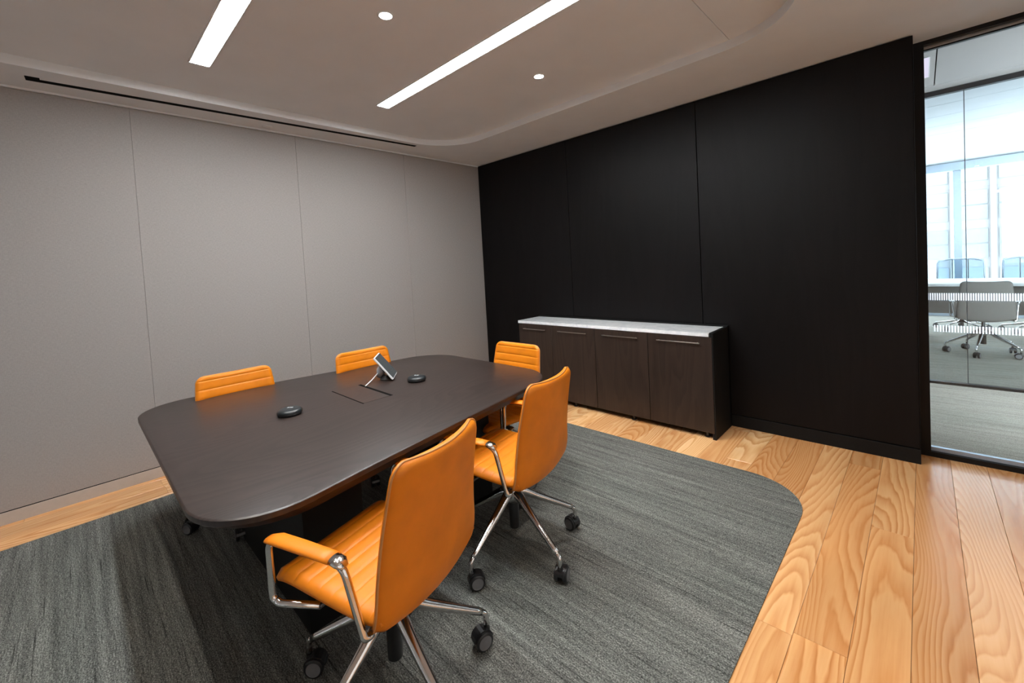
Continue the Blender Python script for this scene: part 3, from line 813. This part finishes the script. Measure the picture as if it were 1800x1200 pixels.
def wheel_bm():
    bm = bmesh.new()
    for s in (-1, 1):
        c = (0, s * 0.0195, 0)
        lathe(bm, [(0.0, -0.011 * s), (0.030, -0.011 * s), (0.0355, -0.008 * s), (0.0365, 0.0), (0.0355, 0.008 * s), (0.030, 0.0115 * s),
                   (0.027, 0.0118 * s), (0.026, 0.0105 * s), (0.0, 0.0108 * s)], c, 22, 'y', [0, 0, 0, 0, 0, 0, 1, 1])
    return bm
wheel_me = None
def make_chair(name, loc, rz, phase, fab, pip_m, label, cat='chair', group=None, lift=0.0, detail=True):
    global wheel_me
    t = empty(name, (loc[0], loc[1], 0.0052), rz, label=label, cat=cat, group=group)
    up = []
    # seat
    sp = [(-0.205, 0.452), (-0.15, 0.440), (-0.05, 0.442), (0.08, 0.452), (0.20, 0.458), (0.262, 0.448), (0.283, 0.425)]
    def ws(u, T):
        w = 0.247 + 0.004 * math.sin(PI * u / T)
        r = 0.05; d = T - u
        if d < r: w -= r * (1 - math.sqrt(max(0, 1 - (1 - d / r) ** 2))) * 0.9
        return w
    bm, _ = shell(sp, ws, 0.044, [0.05 + 0.056 * k for k in range(8)], +1, curve=0.006)
    up.append(obj('seat', bm, fab, t, smooth=True))
    # back
    bp = [(-0.165, 0.396), (-0.205, 0.415), (-0.228, 0.485), (-0.236, 0.58), (-0.248, 0.68), (-0.268, 0.79), (-0.292, 0.905)]
    def wb_(u, T):
        t_ = u / T
        w = 0.257 - 0.038 * max(0, t_ - 0.25) / 0.75
        r = 0.045; d = T - u
        if d < r: w -= r * (1 - math.sqrt(max(0, 1 - (1 - d / r) ** 2)))
        if u < 0.06: w -= 0.035 * (1 - u / 0.06) ** 1.5
        return w
    bm, pip = shell(bp, wb_, 0.034, [0.115 + 0.057 * k for k in range(8)], -1, curve=0.034, nv=16)
    bk = obj('back', bm, fab, t, smooth=True); up.append(bk)
    if detail:
        bm = bmesh.new(); tube(bm, pip, 0.0035, 6); obj('piping', bm, pip_m, bk, smooth=True)
    # arms
    for s in (-1, 1):
        pts = fillet([(-0.155, s * 0.235, 0.408), (-0.152, s * 0.262, 0.408), (-0.112, s * 0.283, 0.618), (-0.07, s * 0.285, 0.640), (0.205, s * 0.285, 0.628),
                      (0.232, s * 0.284, 0.600), (0.238, s * 0.280, 0.425), (0.215, s * 0.275, 0.408), (0.08, s * 0.225, 0.408)], 0.03, 5)
        bm = bmesh.new(); tube(bm, pts, 0.0115, 10); up.append(obj('arm_frame', bm, M['chrome'], t, smooth=True))
        bm = bmesh.new()
        P = [(-0.075, s * 0.285, 0.643), (-0.03, s * 0.285, 0.643), (0.08, s * 0.285, 0.640), (0.185, s * 0.285, 0.636), (0.222, s * 0.285, 0.628)]
        tube(bm, P, [0.026, 0.027, 0.028, 0.028, 0.022], 14, squash=0.40)
        up.append(obj('arm_pad', bm, fab, t, smooth=True))
        bm = bmesh.new()
        tube(bm, [(-0.118, s * 0.283, 0.628), (-0.10, s * 0.285, 0.639), (-0.074, s * 0.285, 0.643)], [0.014, 0.024, 0.0235], 14, squash=0.5)
        up.append(obj('arm_bracket', bm, M['chrome'], t, smooth=True))
    # mechanism
    bm = bmesh.new(); bx(bm, -0.12, 0.12, -0.10, 0.10, 0.385, 0.418, 0.010, 2); bx(bm, -0.13, -0.09, -0.235, 0.235, 0.402, 0.416, 0.004, 1); bx(bm, 0.07, 0.11, -0.235, 0.235, 0.402, 0.416, 0.004, 1)
    up.append(obj('seat_frame', bm, M['chrome2'], t, autosmooth=40))
    bm = bmesh.new(); lathe(bm, [(0.0, 0.075), (0.025, 0.075), (0.027, 0.078), (0.027, 0.30), (0.018, 0.31), (0.018, 0.39), (0.0, 0.39)], seg=18)
    up.append(obj('gas_column', bm, M['chrome2'], t, autosmooth=40))
    bm = bmesh.new(); lathe(bm, [(0.024, 0.245), (0.034, 0.252), (0.044, 0.275), (0.046, 0.305), (0.040, 0.325), (0.026, 0.332), (0.0, 0.332)], seg=24)
    obj('hub', bm, M['chrome'], t, smooth=True)
    # five legs with twin casters
    for k in range(5):
        a = phase + 2 * PI * k / 5
        bm = bmesh.new()
        pts = smooth_path([(0.020, 0, 0.300), (0.060, 0, 0.292), (0.14, 0, 0.245), (0.24, 0, 0.190), (0.335, 0, 0.138)], 4)
        nP = len(pts)
        tube(bm, pts, [0.031 - 0.0175 * (i / (nP - 1)) ** 0.7 for i in range(nP)], 10, squash=1.0)
        tube(bm, fillet([(0.325, 0, 0.142), (0.352, 0, 0.126), (0.352, 0, 0.066)], 0.02, 4), 0.0115, 10)
        lg = obj('leg', bm, M['chrome'], t, smooth=True); lg.rotation_euler = (0, 0, a)
        if wheel_me is None:
            wb2 = wheel_bm(); bmesh.ops.recalc_face_normals(wb2, faces=wb2.faces[:]); wheel_me = bpy.data.meshes.new('wheel'); wb2.to_mesh(wheel_me); wb2.free()
            wheel_me.materials.append(M['plastic']); wheel_me.materials.append(M['rubber'])
            wheel_me.polygons.foreach_set('use_smooth', [True] * len(wheel_me.polygons)); wheel_me.set_sharp_from_angle(angle=math.radians(35))
        yaw = swivel.uniform(-1.2, 1.2)
        wh = bpy.data.objects.new('wheels', wheel_me); COL.objects.link(wh); wh.parent = lg
        off = Vector((-0.022 * math.cos(yaw), -0.022 * math.sin(yaw), 0))
        wh.location = Vector((0.352, 0, 0.0365)) + off; wh.rotation_euler = (0, 0, yaw)
        bm = bmesh.new()
        lathe(bm, [(0.0, 0.0), (0.012, 0.0), (0.014, -0.012), (0.0, -0.012)], (0.352, 0, 0.078), 12)
        m4 = Matrix.Translation(Vector((0.352, 0, 0.0365)) + off) @ Matrix.Rotation(yaw, 4, 'Z')
        hood = []
        for i in range(9):
            an = PI * 0.05 + PI * 0.9 * i / 8
            hood.append((0.0405 * math.cos(an), 0, 0.0405 * math.sin(an)))
        for i in range(8):
            p, q = hood[i], hood[i + 1]
            vs = [m4 @ Vector(v) for v in ((p[0], -0.02, p[2]), (p[0], 0.02, p[2]), (q[0], 0.02, q[2]), (q[0], -0.02, q[2]),
                                          (p[0] * .9, -0.02, p[2] * .9), (p[0] * .9, 0.02, p[2] * .9), (q[0] * .9, 0.02, q[2] * .9), (q[0] * .9, -0.02, q[2] * .9))]
            V = [bm.verts.new(v) for v in vs]
            for f in ((0, 1, 2, 3), (7, 6, 5, 4), (0, 4, 5, 1), (3, 2, 6, 7), (0, 3, 7, 4), (1, 5, 6, 2)): bm.faces.new([V[i] for i in f])
        obj('caster_hood', bm, M['plastic'], lg)
    for o in up: o.location.z += lift
    return t
swivel = random.Random(3)
G = 'orange leather chairs around the table'
OC = 'leather_chair'
make_chair(OC, (2.911, -3.195, 0), math.radians(196.7), math.radians(-2.8 - 196.7), M['leather'], M['piping'],
           'orange leather swivel chair seen from behind at the near corner of the table', group=G, lift=0.035)
make_chair(OC, (2.721, -2.366, 0), math.radians(190.2), math.radians(-10.1 - 190.2), M['leather'], M['piping'],
           'orange leather swivel chair in the middle of the right-hand side, back to us', group=G, lift=0.035)
make_chair(OC, (2.05, -1.82, 0), math.radians(-89), math.radians(-5 + 89), M['leather'], M['piping'],
           'orange leather swivel chair at the far end of the table by the credenza', group=G, lift=-0.02)
make_chair(OC, (1.155, -3.18, 0), math.radians(0), math.radians(-98), M['leather'], M['piping'],
           'orange leather swivel chair by the fabric wall, nearer the open end of the table', group=G, lift=-0.035)
make_chair(OC, (1.27, -2.31, 0), math.radians(0), math.radians(-40), M['leather'], M['piping'],
           'orange leather swivel chair by the fabric wall behind the tilted screen', group=G, lift=-0.035)

# far room furniture
G2 = 'chairs of the room beyond the glass'
make_chair('fabric_chair', (4.86, 4.28, 0), math.radians(92), math.radians(20), M['greyfab'], M['piping'],
           'grey fabric swivel chair behind the glass, back to us', group=G2, lift=0.06, detail=False)
make_chair('fabric_chair', (5.62, 4.40, 0), math.radians(85), math.radians(50), M['greyfab'], M['piping'],
           'grey fabric swivel chair beyond the glass cut by the right edge of the picture', group=G2, lift=0.06, detail=False)
ft = empty('conference_table', (6.2, 5.55, 0), label='long white-topped conference table in the room beyond the glass', cat='table')
def fpart(name, d, mat, **kw):
    o = box(name, d, mat, **kw); o.parent = ft; o.location = o.location - ft.location; return o
fpart('tabletop', (2.9, 9.5, 4.90, 6.15, 0.845, 0.885), M['white'], bevel=0.006)
fpart('modesty_panel', (3.3, 9.0, 5.20, 5.24, 0.42, 0.845), M['greyfab'])
fpart('pedestal', (3.5, 4.3, 5.30, 5.80, 0.005, 0.845), M['blacklam'])
fpart('pedestal', (6.9, 7.7, 5.30, 5.80, 0.005, 0.845), M['blacklam'])
def mesh_chair(x, y, w, label):
    e = empty('mesh_chair', (x, y, 0), label=label, cat='chair', group='mesh-backed chairs behind the far table')
    bm = bmesh.new()
    tube(bm, fillet([(-w, 0, 0.60), (-w + 0.01, 0.0, 1.15), (-w * .5, 0.01, 1.185), (w * .5, 0.01, 1.185), (w - 0.01, 0, 1.15), (w, 0, 0.60), (w * .4, 0, 0.56), (-w * .4, 0, .56), (-w, 0, 0.6)], 0.04, 4), 0.013, 8)
    obj('back_frame', bm, M['alu'], e, smooth=True)
    bm = bmesh.new()
    for s in (-.33, .33): bx(bm, s * w - 0.006, s * w + 0.006, -0.012, -0.002, 0.58, 1.18)
    obj('back_strut', bm, M['chrome2'], e)
    bm = bmesh.new(); bx(bm, -w + .01, w - .01, -0.001, 0.001, 0.60, 1.175); obj('mesh_panel', bm, M['mesh'], e)
    bm = bmesh.new(); bx(bm, -w, w, -0.45, 0.0, 0.52, 0.57, 0.015, 2); obj('seat', bm, M['greyfab'], e, autosmooth=40)
    bm = bmesh.new(); lathe(bm, [(0.0, 0.08), (0.025, 0.08), (0.025, 0.52), (0.0, 0.52)], (0, -0.22, 0), 12); obj('gas_column', bm, M['chrome2'], e)
    for k in range(5):
        bm = bmesh.new(); a = 2 * PI * k / 5 + .3
        tube(bm, [(0, -0.22, 0.15), (0.33 * math.cos(a), -0.22 + 0.33 * math.sin(a), 0.09)], [0.02, 0.012], 8); lg = obj('leg', bm, M['chrome'], e, smooth=True)
        wh = bpy.data.objects.new('wheels', wheel_me); COL.objects.link(wh); wh.parent = lg; wh.location = (0.33 * math.cos(a), -0.22 + 0.33 * math.sin(a), 0.0405)
mesh_chair(4.77, 6.72, 0.285, 'mesh-backed chair behind the far white table, next to the black frame')
mesh_chair(5.53, 6.72, 0.285, 'mesh-backed chair behind the far white table, cut by the right edge of the picture')
